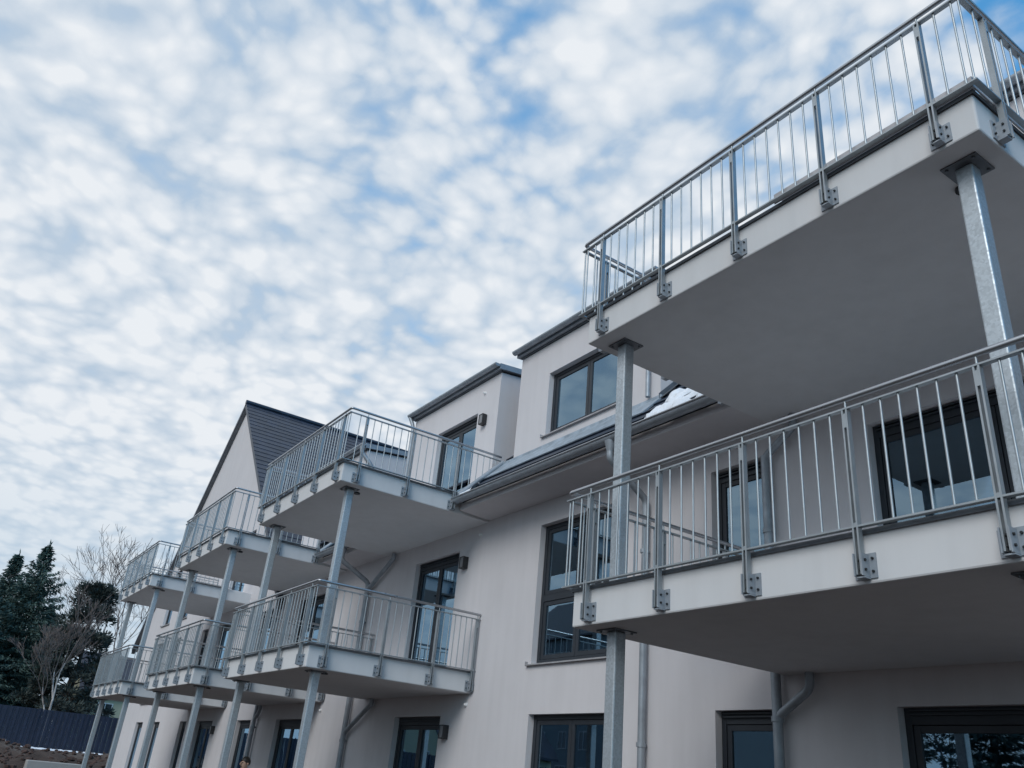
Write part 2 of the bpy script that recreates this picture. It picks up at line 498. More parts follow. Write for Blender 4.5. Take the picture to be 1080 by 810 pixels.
pipe('downpipe', [(-15.84, -.05, 8.80), (-15.76, .03, 8.56), (-15.74, .03, 6.05)], .042, [])
pipe('downpipe', [(-18.36, -.05, 8.80), (-18.36, -.03, 8.64), (-18.25, .22, 8.35), (-18.22, .35, 8.05), (-18.20, .8, 7.62)], .05, [])

# small white caps on the plaster
cp = None
for (x, y, z) in ((-12.17, 0, 2.59), (-12.27, 0, 5.42), (-12.86, .10, 8.44), (-18.1, 0, 2.59)):
    cb = B(); cb.tube([(x, y, z), (x, y - .03, z), (x, y - .045, z - .01)], .035, 12, r2=.018)
    cb.build('wall_cap', M['cap'], bld)

# ------------------------------------------------------------------ wall lamps
def lamp(x, y, z, label):
    o = empty('wall_lamp', (x, y, z))
    tag(o, label, 'wall lamp', 'black box lamps beside the balcony doors')
    hb = MB(); hb.box(-.07, .07, -.035, -.002, -.105, .105)
    hb.box(-.07, -.055, -.11, -.035, -.105, .105); hb.box(.055, .07, -.11, -.035, -.105, .105)
    hb.box(-.055, .055, -.11, -.035, .09, .105); hb.box(-.055, .055, -.11, -.035, -.105, -.09)
    hb.build('housing', M['lamp'], o, .004)
    gb = MB(); gb.box(-.054, .054, -.102, -.037, -.089, .089); gb.build('diffuser', M['lampglass'], o)
lamp(-12.70, 0, 2.18, 'black box wall lamp right of the ground floor door below the second balcony column')
lamp(-12.68, 0, 4.97, 'black box wall lamp right of the first floor door, under the higher second balcony')
lamp(-12.76, .10, 7.82, 'black box wall lamp beside the door in the left dormer, near its side wall')
lamp(-18.78, 0, 2.18, 'black box wall lamp on the ground floor half hidden by a galvanised column')
lamp(-25.55, 0, 2.18, 'black box wall lamp farthest away, right of the distant ground floor door')

# ------------------------------------------------------------------ balconies
DY = 2.85; OUT = .06
def shared(fn, name, m, bevel=0):
    mb = MB(); fn(mb); o = mb.build(name, m); me = o.data
    bpy.data.objects.remove(o); return me
def f_post(b):
    for s in (-1, 1):
        b.box(s*.009, s*.021, -OUT - .021, -OUT + .021, .045, 1.150)
    b.box(-.009, .009, -OUT - .022, -OUT + .022, 1.02, 1.12)          # spacer block at the head
    b.tube([(0, -OUT, 1.12), (0, -OUT, 1.225)], .008, 8)
    b.box(-.009, .009, -OUT - .018, -OUT + .022, .34, .37)
def f_plate(b):
    b.box(-.075, .075, -.010, 0, .03, .185)
    for s in (-1, 1):
        b.box(s*.023, s*.031, -OUT - .030, -.010, .034, .175)
    b.box(-.031, .031, -OUT - .012, -.010, .024, .033)
def f_bolts(b):
    for (x, z) in ((-.055, .15), (.055, .15), (-.055, .07), (.055, .07)):
        b.tube([(x, -.010, z), (x, -.022, z)], .0085, 6)
    for z in (.075, .135):
        b.tube([(-.040, -OUT, z), (.040, -OUT, z)], .009, 6)
ME_post = shared(f_post, 'post', M['rail']); ME_plate = shared(f_plate, 'bracket', M['zinc']); n_plain = len(ME_plate.polygons)
def f_both(b): f_plate(b); f_bolts(b)
ME_plate = shared(f_both, 'bracket', M['zinc']); ME_plate.materials.append(M['bolt'])
for pl in ME_plate.polygons: pl.material_index = 1 if pl.index >= n_plain else 0
ME_bal = shared(lambda b: b.tube([(0, 0, .352), (0, 0, 1.158)], .0084, 8, cap=False), 'baluster', M['rail'])

def make_balcony(W, upper, ins, wide_profile=None):
    h = W / 2
    o = empty('balcony', (0, 0, 0))
    b = MB(); b.box(-h, h, -DY, -.003 if not upper else .08, 0, .322)
    b.build('slab', M['fascia'], o, .014)
    # edge flashing (drip strip) on three sides, butted
    b = MB(); e = .016; yb = -.004 if not upper else -.72
    for (xa, xb, ya, yb_) in ((-h - e, h + e, -DY - e, -DY + .05), (-h - e, -h + .05, -DY + .05, yb), (h - .05, h + e, -DY + .05, yb)):
        b.box(xa, xb, ya, yb_, .324, .338)
    for (xa, xb, ya, yb_) in ((-h - e, h + e, -DY - e, -DY - e + .003), (-h - e, -h - e + .003, -DY - e + .003, yb), (h + e - .003, h + e, -DY - e + .003, yb)):
        b.box(xa, xb, ya, yb_, .306, .324)
    b.build('edge_flashing', M['dark'], o)
    if wide_profile:
        b = MB()
        b.box(wide_profile, h + .03, -DY - .035, -DY - .026, .335, .43)
        b.box(h + .021, h + .030, -DY - .026, -1.2, .335, .43)
        b.box(wide_profile, h + .021, -DY - .026, -DY + .10, .421, .43)
        b.build('edge_profile', M['sill'], o)
    # rails
    X = h + OUT; Y = -DY - OUT; ye = .085 if upper else -.01; yl = -.62 if upper else -.01
    b = MB()
    for (z0, z1, yy) in ((1.152, 1.164, ye), (.340, .352, yl)):
        b.box(-X - .02, X + .02, Y - .02, Y + .02, z0, z1)
        b.box(-X - .02, -X + .02, Y + .02, yy, z0, z1); b.box(X - .02, X + .02, Y + .02, yy, z0, z1)
    b.build('rail_frame', M['rail'], o)
    b = MB()
    hz = 1.235; rr = .0205
    b.tube([(-X, ye, hz), (-X, Y + .03, hz), (-X + .008, Y + .008, hz), (-X + .03, Y, hz), (X - .03, Y, hz), (X - .008, Y + .008, hz), (X, Y + .03, hz), (X, ye, hz)], rr, 12)
    b.build('handrail', M['inox'], o)
    px = [-1.77, -.885, 0, .885, 1.77]
    sy = [-2.60, -1.70, -.80] + ([] if upper else [-.06])
    def post(x, y, rz):
        p = mesh_obj('post', ME_post, o, (x, y, 0), rz)
        q = mesh_obj('bracket', ME_plate, p)
    for x in px: post(x, -DY, 0)
    for y in sy:
        post(h, y, math.pi / 2); post(-h, y, -math.pi / 2)
    # balusters
    s = .885 / 7
    k = -int((X - .01) / s)
    for i in range(k, -k + 1):
        if i % 7 == 0 and abs(i) <= 14: continue
        x = i * s
        mesh_obj('baluster', ME_bal, o, (x, Y, 0), rnd.random())
    for sx in (-1, 1):
        mesh_obj('baluster', ME_bal, o, (sx * (X - .006), Y + .006, 0))
        y = -2.6
        ys_ = []
        for a, c in zip(sy[:-1], sy[1:]):
            ys_ += [a + (c - a) * j / 7 for j in range(1, 7)]
        ys_ += [-2.6 - .129, ]
        if upper: ys_ += [-.8 + .129 * j for j in range(1, 6)]
        for y in ys_:
            if upper and y > -.62:
                continue
            mesh_obj('baluster', ME_bal, o, (sx * X, y, 0))
    if upper:      # the last balusters stand on the sloping roof edge
        for sx in (-1, 1):
            for j in range(2, 7):
                y = -.8 + .129 * j; z = .352 + (y + .62)
                bb = MB(); bb.tube([(sx * X, y, z), (sx * X, y, 1.158)], .0084, 8); bb.build('baluster', M['rail'], o)
    # columns
    zb = -(2.85 - .326) if upper else -2.86
    for cx in (-h + ins[0], h - ins[1]):
        b = MB(); t = .06; y = -DY + .30
        b.box(cx - t, cx + t, y - t, y + t, zb + .012, -.012)
        cobj = b.build('column', M['steel'], o, .012)
        b = MB(); b.box(cx - .125, cx + .125, y - .125, y + .125, -.013, -.001)
        for dx in (-.095, .095):
            for dy in (-.095, .095):
                b.tube([(cx + dx, y + dy, -.013), (cx + dx, y + dy, -.026)], .012, 6)
        b.build('cap_plate', M['dark'], cobj)
        b = MB(); b.box(cx - .12, cx + .12, y - .12, y + .12, zb, zb + .012); b.build('base_plate', M['zinc'], cobj)
    # deck drain in the underside
    b = MB(); b.tube([(h - .38, -DY + .47, .001), (h - .38, -DY + .47, -.025)], .05, 14); b.build('deck_drain', M['bolt'], o)
    return o

ZB1, ZB2 = 2.757, 5.607
GR = 'steel railed balconies along the facade'
def place(o, x, z, label): 
    o.location = (x, 0, z); tag(o, label, 'balcony', GR)
Ba = -5.895 + 2.02
place(make_balcony(4.04, True, (.25, .25), .40), Ba, ZB2, 'nearest upper balcony at the right, its railing against the blue sky')
place(make_balcony(4.04, False, (.25, .25)), Ba, ZB1, 'nearest lower balcony at the right, doors and dark glass behind its bars')
up = make_balcony(3.87, True, (.24, .30)); lo = make_balcony(3.87, False, (.10, .32))
upn = [(-13.995, 'second nearest upper balcony, in front of the dormer door with the lamp'),
       (-20.01, 'third nearest upper balcony, below the dark tiled gable slope'),
       (-26.85, 'farthest upper balcony, sky showing through its side bars')]
lon = [(-13.995, 'second nearest lower balcony, a Y shaped drainpipe and glazed door behind it'),
       (-20.01, 'third nearest lower balcony, between the farthest and the second nearest one'),
       (-26.85, 'farthest lower balcony, its end toward the navy fence and the trees')]
for i, (x, l) in enumerate(upn): place(up if i == 0 else copy_tree(up), x, ZB2, l)
for i, (x, l) in enumerate(lon): place(lo if i == 0 else copy_tree(lo), x, ZB1, l)

# ------------------------------------------------------------------ snow on the roof
def snow_patch(name, x0, x1, y0, y1, zf, thr, seed, label, amp=.10, step=.035, n=None):
    from mathutils import noise as mn
    mb = MB(); nx_ = int((x1 - x0) / step) + 1; ny_ = int((y1 - y0) / step) + 1
    H = {}
    for j in range(ny_):
        for i in range(nx_):
            x = x0 + i * step; y = y0 + j * step
            v = mn.fractal(Vector((x * 4.6 + seed, y * 5.2, seed * .3)), .8, 2, 5)
            ed = min(i, nx_ - 1 - i, j, ny_ - 1 - j) * step / .12
            H[i, j] = (v + thr) - max(0, 1 - ed) * .8
    idx = {}
    vs = []
    def vid(i, j):
        if (i, j) not in idx:
            x = x0 + i * step; y = y0 + j * step; h = max(0, min(1, H[i, j] * 3.0))
            h = math.sqrt(h) * amp * (.7 + .5 * mn.noise(Vector((x * 7, y * 7, seed))))
            idx[i, j] = len(vs); vs.append((x, y - (h * .6 if zf(x, y) > 2 else 0), zf(x, y) - .02 + h))
        return idx[i, j]
    fs = []
    for j in range(ny_ - 1):
        for i in range(nx_ - 1):
            if max(H[i, j], H[i+1, j], H[i, j+1], H[i+1, j+1]) > 0:
                fs.append((vid(i, j), vid(i+1, j), vid(i+1, j+1), vid(i, j+1)))
    mb.add(vs, fs, True)
    return tag(mb.build(name, M['snow']), label, 'snow', None, 'stuff')
zroof = lambda x, y: ZE + (y - YE) + .03
snow_patch('roof_snow', -7.55, -5.98, -.80, .9, zroof, .13, 3.1, 'melting snow lying on the dark roof tiles above the eaves gutter', .075, .022)
snow_patch('roof_snow', -12.04, -11.7, -.80, -.45, zroof, .6, 1.7, 'small heap of snow left at the end of the roof gutter', .08)

# ------------------------------------------------------------------ fence
fence = empty('fence', (-55, -8, 1.1))
tag(fence, 'dark navy fence of upright boards in front of the trees', 'fence')
FB = (-55, -8, 1.1)
M['navy'] = plain('navy_fence_board', (.016, .021, .042), .5, 0, .2, 3)
for k in range(20):
    ya = -36 + k * 2.5; yb = ya + 2.42
    mb = MB(FB); n = 17; st = (yb - ya) / n
    for i in range(n):
        y = ya + i * st; d = .035 if i % 2 else 0
        mb.box(-55.02 + d, -54.99 + d, y, y + st - .006, 1.0 + rnd.uniform(-.01, .01), 3.08)
    mb.build('panel', M['navy'], fence)
    mb = MB(FB); mb.box(-55.08, -54.94, yb + .0, yb + .08, .9, 3.13); mb.build('post', M['navy'], fence)
snow_patch('ground_snow', -54.7, -52.9, -8.0, 4.0, lambda x, y: terrain(x, y) + .02, .2, 5.5, 'thin strip of snow on the soil along the foot of the navy fence', .10, .12)
# clods and stones on the soil heaps
def clods():
    rg = random.Random(5); mb = MB()
    for i in range(900):
        x, y = rg.uniform(-54, -40.5), rg.uniform(-7, 4); r_ = rg.uniform(.03, .13) * (1 if rg.random() < .9 else 1.7)
        c_ = Vector((x, y, terrain(x, y) + r_ * .15)); vs = []
        for j in range(1, 4):
            for k in range(7):
                t, a = math.pi * j / 4, 6.283 * k / 7
                q = r_ * rg.uniform(.7, 1.2)
                vs.append(c_ + Vector((math.sin(t) * math.cos(a), math.sin(t) * math.sin(a), .7 * math.cos(t))) * q)
        top = c_ + Vector((0, 0, .7 * r_)); bot = c_ - Vector((0, 0, .7 * r_))
        vs += [top, bot]
        fs = [(j*7+k, j*7+(k+1) % 7, (j+1)*7+(k+1) % 7, (j+1)*7+k) for j in range(2) for k in range(7)]
        fs += [(21, (k+1) % 7, k) for k in range(7)] + [(22, 14+k, 14+(k+1) % 7) for k in range(7)]
        mb.add(vs, fs)
    return mb.build('soil_clods', plain('wet_clods', (.055, .032, .026), .95, 0, .5, 1.5, .5))
tag(clods(), 'reddish brown clods and stones strewn over the soil heaps', 'rubble', None, 'stuff')
# concrete blocks on the mounds
M['concrete'] = plaster('site_concrete', (.33, .32, .31), 60)
mb = MB((-44, -1.1, .0)); mb.box(-44.6, -43.9, -2.2, .0, -.2, .715)
tag(mb.build('concrete_block', M['concrete'], None, .03, (-44, -1.1, 0)), 'grey concrete block lying on the soil heap in front of the fence', 'concrete block')

# ------------------------------------------------------------------ trees
def leaf_mat(name, c1, c2):
    m, nt, p = mat(name)
    f = noise(nt, coords(nt), .9, 3, .6)
    nt.links.new(ramp(nt, f, [(.3, c1), (.7, c2)]), p.inputs['Base Color'])
    p.inputs['Roughness'].default_value = .75
    return m
M['spruce'] = leaf_mat('spruce_needles', (.034, .066, .060), (.068, .115, .096))
M['pine'] = leaf_mat('pine_needles', (.034, .046, .043), (.066, .080, .068))
M['bark'] = plain('dark_bark', (.07, .055, .045), .9, 0, .3, 8, .5)
M['birch'] = plain('pale_birch_bark', (.42, .38, .36), .8, 0, .35, 3)
M['twig'] = plain('grey_twig', (.15, .12, .11), .9, 0, .2, 4)

def tuft(mb, p, d, ln, wd, rg):
    d = Vector(d).normalized()
    u = d.cross(Vector((rg.uniform(-1, 1), rg.uniform(-1, 1), rg.uniform(-1, 1)))); u.normalize()
    a = p + u * wd; b = p - u * wd; t = p + d * ln
    mb.add([p - d * ln * .3, a + d * ln * .25, t, b + d * ln * .25], [(0, 1, 2, 3)])

def spruce(x, y, h, rad, seed, label, bare=.06):
    rg = random.Random(seed)
    z0 = terrain(x, y)
    o = empty('spruce_tree', (x, y, z0)); tag(o, label, 'tree', 'conifers behind the fence')
    t = MB(); t.tube([(0, 0, -.2), (rg.uniform(-.1, .1), 0, h * .5), (0, 0, h * .99)], .22, 8, r2=.02); t.build('trunk', M['bark'], o)
    c = MB()
    z = h * bare
    while z < h * .985:
        fr = (z / h - bare) / (1 - bare)
        rr = rad * (1 - fr) ** 1.2 * rg.uniform(.82, 1.12) + .12
        nb = 7 if fr < .8 else 5
        a0 = rg.uniform(0, 6.28)
        for k in range(nb):
            a = a0 + 6.283 * k / nb + rg.uniform(-.3, .3)
            L_ = rr * rg.uniform(.65, 1.15)
            rise = rg.uniform(-.05, .25) + .5 * fr
            n = max(4, int(L_ / .17))
            side = Vector((-math.sin(a), math.cos(a), 0)); out = Vector((math.cos(a), math.sin(a), 0))
            for i in range(n):
                s = (i + .6) / n
                droop = -.35 * s * s * L_ * (1 - fr) + rise * s * L_ + (.12 * s**3 * L_)
                p = out * (s * L_) + Vector((0, 0, z + droop))
                for q in range(8):
                    sd = rg.choice((-1, 1))
                    w = (1 - s * .75) * L_ * .33 * rg.random()
                    pp = p + side * sd * w + Vector((0, 0, rg.uniform(-.16, .06)))
                    tuft(c, pp, out * rg.uniform(.4, 1.1) + side * sd * rg.uniform(.1, .9) + Vector((0, 0, rg.uniform(-.75, .2))), rg.uniform(.15, .34), rg.uniform(.03, .07), rg)
        z += rg.uniform(.30, .46) * (1 - .35 * fr)
    for i in range(10):
        tuft(c, Vector((0, 0, h * (.93 + .007 * i))), (rg.uniform(-.4, .4), rg.uniform(-.4, .4), 1), .4, .06, rg)
    c.build('crown', M['spruce'], o)
def at(px_az, dist):
    a = R(px_az); return (-dist * math.sin(a), -7.46 + dist * math.cos(a))
x, y = at(85.6, 75); spruce(x, y, 14.6, 6.8, 11, 'tallest dark spruce, its thin pointed tip well above the others')
x, y = at(87.0, 78); spruce(x, y, 14.0, 6.4, 12, 'dark spruce close to the left of the tallest one, slightly lower tip')
x, y = at(88.6, 72); spruce(x, y, 12.0, 5.3, 13, 'dark spruce farthest left, cut by the edge of the view')
x, y = at(84.4, 82); spruce(x, y, 11.0, 4.8, 14, 'low dark spruce filling the gap between the tallest spruce and the pine')
x, y = at(90.4, 80); spruce(x, y, 12.5, 4.4, 15, 'dark spruce standing beyond the left edge of the view')

def pine(x, y, h, seed, label):
    rg = random.Random(seed); z0 = terrain(x, y)
    o = empty('pine_tree', (x, y, z0)); tag(o, label, 'tree', 'conifers behind the fence')
    t = MB(); t.tube([(0, 0, -.2), (.1, .1, h * .5), (0, 0, h * .93)], .2, 8, r2=.04)
    c = MB()
    for k in range(120):
        f = rg.uniform(.1, 1); z = h * (.12 + .83 * f)
        rr = 2.9 * (1 - f * .86) ** .75 * rg.uniform(.45, 1.12)
        a = rg.uniform(0, 6.28); p = Vector((math.cos(a) * rr, math.sin(a) * rr, z))
        t.tube([(0, 0, z - rr * .35), p], .05, 5, r2=.015)
        cr = rg.uniform(.55, 1.0)
        for i in range(210):
            d = Vector((rg.gauss(0, 1), rg.gauss(0, 1), rg.gauss(0, .6))); d.normalize()
            pp = p + Vector((d.x * cr, d.y * cr, d.z * cr * .62)) * rg.random() ** .4
            tuft(c, pp, d + Vector((0, 0, .5)), rg.uniform(.14, .28), rg.uniform(.035, .07), rg)
    t.build('trunk', M['bark'], o); c.build('crown', M['pine'], o)
x, y = at(82.2, 70); pine(x, y, 11.6, 21, 'dense rounded dark pine right of the spruces, pale birch stems in front of it')

def bare_tree(x, y, h, seed, label, m='twig', spread=.5, lean=0, name='bare_tree', r0=.13, depth=6, rmin=.019):
    rg = random.Random(seed); z0 = terrain(x, y)
    o = empty(name, (x, y, z0)); tag(o, label, 'tree', 'leafless trees')
    t = MB(); c = MB()
    def grow(p, d, ln, rad, lev):
        n = 4; pts = [p]; q = p.copy(); dd = d.copy()
        for i in range(n):
            w_ = .035 if lev == 0 else .10
            dd = (dd + Vector((rg.gauss(0, w_), rg.gauss(0, w_), rg.gauss(0, .05) + .03))).normalized()
            q = q + dd * ln / n; pts.append(q.copy())
        tgt = t if lev < 2 else c
        tgt.tube(pts, rad, 7 if lev == 0 else (5 if lev < 3 else 3), cap=False, r2=rad * .62)
        if lev >= depth: return
        nb = rg.choice((2, 3, 3)) if lev else 3
        for k in range(nb):
            s = Vector((rg.gauss(0, 1), rg.gauss(0, 1), rg.gauss(.25, .45))).normalized()
            nd = (dd * (1.0 - spread * .5) + s * spread).normalized()
            src = q if k == 0 else pts[rg.choice((2, 3, 4))]
            grow(src.copy(), nd if k else (dd + s * .2).normalized(), ln * rg.uniform(.60, .82), max(rmin, rad * .58), lev + 1)
    grow(Vector((0, 0, -.1)), Vector((lean * .2, lean, 1)).normalized(), h * .34, r0, 0)
    t.build('trunk', M[m], o); c.build('crown', M['twig'], o)
x, y = at(82.9, 63); bare_tree(x, y, 8.6, 41, 'pale barked leafless birch with crooked stems in front of the dark pine', 'birch', .38, .03, 'birch_tree', .10, 7, .015)
x, y = at(81.3, 92); bare_tree(x, y, 22, 32, 'tall leafless tree rising behind the pine, fine grey twigs against the sky', 'twig', .62, 0)
x, y = at(79.8, 88); bare_tree(x, y, 21, 33, 'leafless tree seen between the farthest balcony and the pine', 'twig', .62, 0)
x, y = at(78.3, 100); bare_tree(x, y, 21, 37, 'leafless tree farthest back, its twigs seen beneath the farthest upper balcony', 'twig', .62, 0)
bare_tree(-15, -27, 9, 34, 'leafless tree mirrored in the right ground floor door', 'twig', .6, 0)
bare_tree(-21, -30, 10, 35, 'taller leafless tree across from the building, left of the other mirrored one', 'twig', .6, 0)

spruce(-13.5, -26, 10.5, 3.4, 51, 'dark spruce across from the building, nearest of those mirrored in the right ground floor door')
spruce(-19.0, -29, 12.0, 3.6, 52, 'tall dark spruce across from the building, middle one of those mirrored there')
spruce(-24.5, -31, 10.0, 3.4, 53, 'dark spruce across from the building, farthest left of those mirrored there')
# ------------------------------------------------------------------ other houses
M['yellow'] = plaster('yellow_plaster', (.58, .54, .38), 60)
M['palehouse'] = plaster('grey_house_plaster', (.22, .225, .23), 60)
def house(x, y, wx, wy, eave, ridge, m, label, wins, axis='x'):
    z0 = terrain(x, y)
    o = empty('house', (x, y, z0)); tag(o, label, 'house', 'neighbouring houses')
    hx, hy = wx / 2, wy / 2
    b = MB()
    if axis == 'x':
        b.prism([(-hy, -.5), (hy, -.5), (hy, eave), (0, ridge), (-hy, eave)], 0, -hx, hx)
    else:
        b.prism([(-hx, -.5), (hx, -.5), (hx, eave), (0, ridge), (-hx, eave)], 1, -hy, hy)
    b.build('wall', m, o)
    b = MB(); q = hy if axis == 'x' else hx; l = hx if axis == 'x' else hy
    kk = (ridge - eave) / q; e = .5
    for s in (-1, 1):
        poly = [(s * (q + e), eave - e * kk + .03), (0, ridge + .03), (0, ridge + .25), (s * (q + e), eave - e * kk + .22)]
        b.prism(poly, 0 if axis == 'x' else 1, -l - .4, l + .4)
    b.build('roof', M['tile'], o)
    for (face, u, z, ww, wh) in wins:
        a = MB(); g_ = MB()
        def bx(mb, u0, u1, za, zb, d0, d1):
            if face == '+y': mb.box(u0, u1, hy + d0, hy + d1, za, zb)
            elif face == '+x': mb.box(hx + d0, hx + d1, u0, u1, za, zb)
        for (u0, u1, za, zb) in ((u - ww/2, u - ww/2 + .08, z, z + wh), (u + ww/2 - .08, u + ww/2, z, z + wh), (u - ww/2 + .08, u + ww/2 - .08, z, z + .08), (u - ww/2 + .08, u + ww/2 - .08, z + wh - .08, z + wh), (u - .04, u + .04, z + .08, z + wh - .08)):
            bx(a, u0, u1, za, zb, .005, .06)
        bx(g_, u - ww/2 + .08, u + ww/2 - .08, z + .08, z + wh - .08, .003, .02)
        wo = a.build('window', M['cap'] if m is not M['palehouse'] else M['sill'], o); g_.build('pane', M['frame'] if m is not M['palehouse'] else M['dark'], wo)
    return o
x, y = at(78.8, 84)
house(x, y, 8, 9, 4.6, 7.5, M['yellow'], 'pale yellow house behind the navy fence, under the farthest lower balcony', [('+x', -2.6, 2.2, 1.2, 1.5), ('+x', 0, 2.2, 1.2, 1.5), ('+x', 2.6, 2.2, 1.2, 1.5)], 'y')
house(-62, -31, 9, 10, 3.0, 7.0, M['yellow'], 'yellow gabled house across from the building, mirrored in a ground floor door', [('+y', -2, 1, 1.2, 1.4), ('+y', 2, 1, 1.2, 1.4)], 'y')
house(-66, -52, 26, 12, 15.0, 20, M['palehouse'], 'tall grey apartment house across from the building, mirrored in the first floor glass',
      [('+y', -10 + 3.4 * i, 1.2 + 3 * j, 1.5, 1.6) for i in range(7) for j in range(5)])

# ------------------------------------------------------------------ person (dark haired, in a dark jacket)
def person(x, y, z, rz, label):
    o = empty('person', (x, y, z), rz); tag(o, label, 'person')
    J = {'pel': ((0, 0, .93), .145), 'belly': ((0, 0, 1.08), .135), 'chest': ((0, .01, 1.27), .150), 'nb': ((0, .01, 1.42), .075), 'neck': ((0, -.005, 1.49), .056),
         'hd': ((0, -.02, 1.56), .082), 'ht': ((0, -.015, 1.65), .070),
         'shL': ((.17, .01, 1.38), .070), 'elL': ((.23, .03, 1.11), .050), 'wrL': ((.22, -.06, .88), .034), 'haL': ((.21, -.09, .80), .036),
         'shR': ((-.17, .01, 1.38), .070), 'elR': ((-.23, .03, 1.11), .050), 'wrR': ((-.22, -.06, .88), .034), 'haR': ((-.21, -.09, .80), .036),
         'hiL': ((.09, 0, .86), .095), 'knL': ((.10, -.02, .49), .062), 'anL': ((.10, .03, .10), .045), 'toL': ((.11, -.13, .05), .040),
         'hiR': ((-.09, 0, .86), .095), 'knR': ((-.10, -.02, .49), .062), 'anR': ((-.10, .03, .10), .045), 'toR': ((-.11, -.13, .05), .040)}
    E = [('pel','belly'),('belly','chest'),('chest','nb'),('nb','neck'),('neck','hd'),('hd','ht'),('chest','shL'),('shL','elL'),('elL','wrL'),('wrL','haL'),('chest','shR'),('shR','elR'),('elR','wrR'),('wrR','haR'),
         ('pel','hiL'),('hiL','knL'),('knL','anL'),('anL','toL'),('pel','hiR'),('hiR','knR'),('knR','anR'),('anR','toR')]
    def skin(name, keys, edges, grow, m, root):
        me = bpy.data.meshes.new(name); ks = list(keys)
        me.from_pydata([J[k][0] for k in ks], [(ks.index(a), ks.index(b)) for a, b in edges], [])
        ob = bpy.data.objects.new(name, me); col.objects.link(ob); ob.parent = o
        ob.modifiers.new('skin', 'SKIN')
        if not me.skin_vertices: me.skin_vertices.new()
        for i, k_ in enumerate(ks):
            rr = J[k_][1] + grow; me.skin_vertices[0].data[i].radius = (rr, rr * (.75 if k_ in ('pel', 'belly', 'chest') else 1))
            me.skin_vertices[0].data[i].use_root = k_ == root
        sd = ob.modifiers.new('sub', 'SUBSURF'); sd.levels = 2; sd.render_levels = 2
        me.materials.append(m)
        return ob
    ms = plain('skin', (.42, .27, .20), .55); mj = plain('dark_jacket', (.012, .013, .018), .8); mt_ = plain('dark_trousers', (.015, .016, .022), .8); mh = plain('dark_hair', (.010, .008, .007), .6)
    skin('body', J, E, 0, ms, 'pel')
    jk = ['belly','chest','nb','shL','elL','wrL','shR','elR','wrR']
    skin('jacket', jk, [e for e in E if e[0] in jk and e[1] in jk], .018, mj, 'belly')
    tk = ['pel','hiL','knL','anL','hiR','knR','anR']
    skin('trousers', tk, [e for e in E if e[0] in tk and e[1] in tk], .014, mt_, 'pel')
    hb = MB(); n, m_ = 14, 9
    vs = []
    for j in range(m_):
        t = math.pi * .62 * j / (m_ - 1)
        for i in range(n):
            a = 2 * math.pi * i / n
            front = max(0, -math.sin(a)) 
            tt = t * (1 - .38 * front)
            q = 1 + .04 * math.sin(i * 5 + j * 3)
            vs.append((.092 * q * math.sin(tt) * math.cos(a), .012 + .108 * q * math.sin(tt) * math.sin(a), 1.605 + .118 * math.cos(tt)))
    hb.add(vs, [(j*n+i, j*n+(i+1) % n, (j+1)*n+(i+1) % n, (j+1)*n+i) for j in range(m_-1) for i in range(n)], True)
    hb.build('hair', mh, o)
    def face(nm, pts, rad, m):
        fb = MB(); fb.tube(pts, rad, 6); fb.build(nm, m, o)
    face('nose', [(0, -.098, 1.60), (0, -.125, 1.565), (0, -.10, 1.555)], .012, ms)
    for s in (-1, 1):
        face('ear', [(s * .085, .0, 1.60), (s * .094, .005, 1.57)], .016, ms)
        face('eye', [(s * .045, -.088, 1.60), (s * .022, -.096, 1.60)], .008, mh)
    face('mouth', [(-.024, -.094, 1.525), (.024, -.094, 1.525)], .006, mh)
person(-18.72, -1.2, -.16, R(20), 'person with dark hair and dark jacket near the foot of the wall')

# ------------------------------------------------------------------ camera
f_px, yaw, pitch, roll = 872.86, 1.0053, .4535, .0994
fw = Vector((-math.sin(yaw) * math.cos(pitch), math.cos(yaw) * math.cos(pitch), math.sin(pitch)))
rt = Vector((math.cos(yaw), math.sin(yaw), 0)); upv = rt.cross(fw)
r2 = rt * math.cos(roll) + upv * math.sin(roll); u2 = -rt * math.sin(roll) + upv * math.cos(roll)
cam = bpy.data.cameras.new('camera'); co = bpy.data.objects.new('camera', cam); col.objects.link(co)
cam.sensor_fit = 'HORIZONTAL'; cam.sensor_width = 36; cam.lens = f_px / 1080 * 36
cam.clip_start = .05; cam.clip_end = 3000
mt = Matrix((r2, u2, -fw)).transposed().to_4x4(); mt.translation = (0, -7.4617, 1.4389)
co.matrix_world = mt
scene.camera = co

# ------------------------------------------------------------------ light
SUND = Vector((.42, -.72, .60)).normalized()
sun = bpy.data.lights.new('sun', 'SUN'); so = bpy.data.objects.new('sun', sun); col.objects.link(so)
sun.energy = 1.3; sun.angle = R(30); sun.color = (1, .975, .94)
so.rotation_euler = SUND.to_track_quat('Z', 'Y').to_euler()
so.location = (-20, -30, 40)

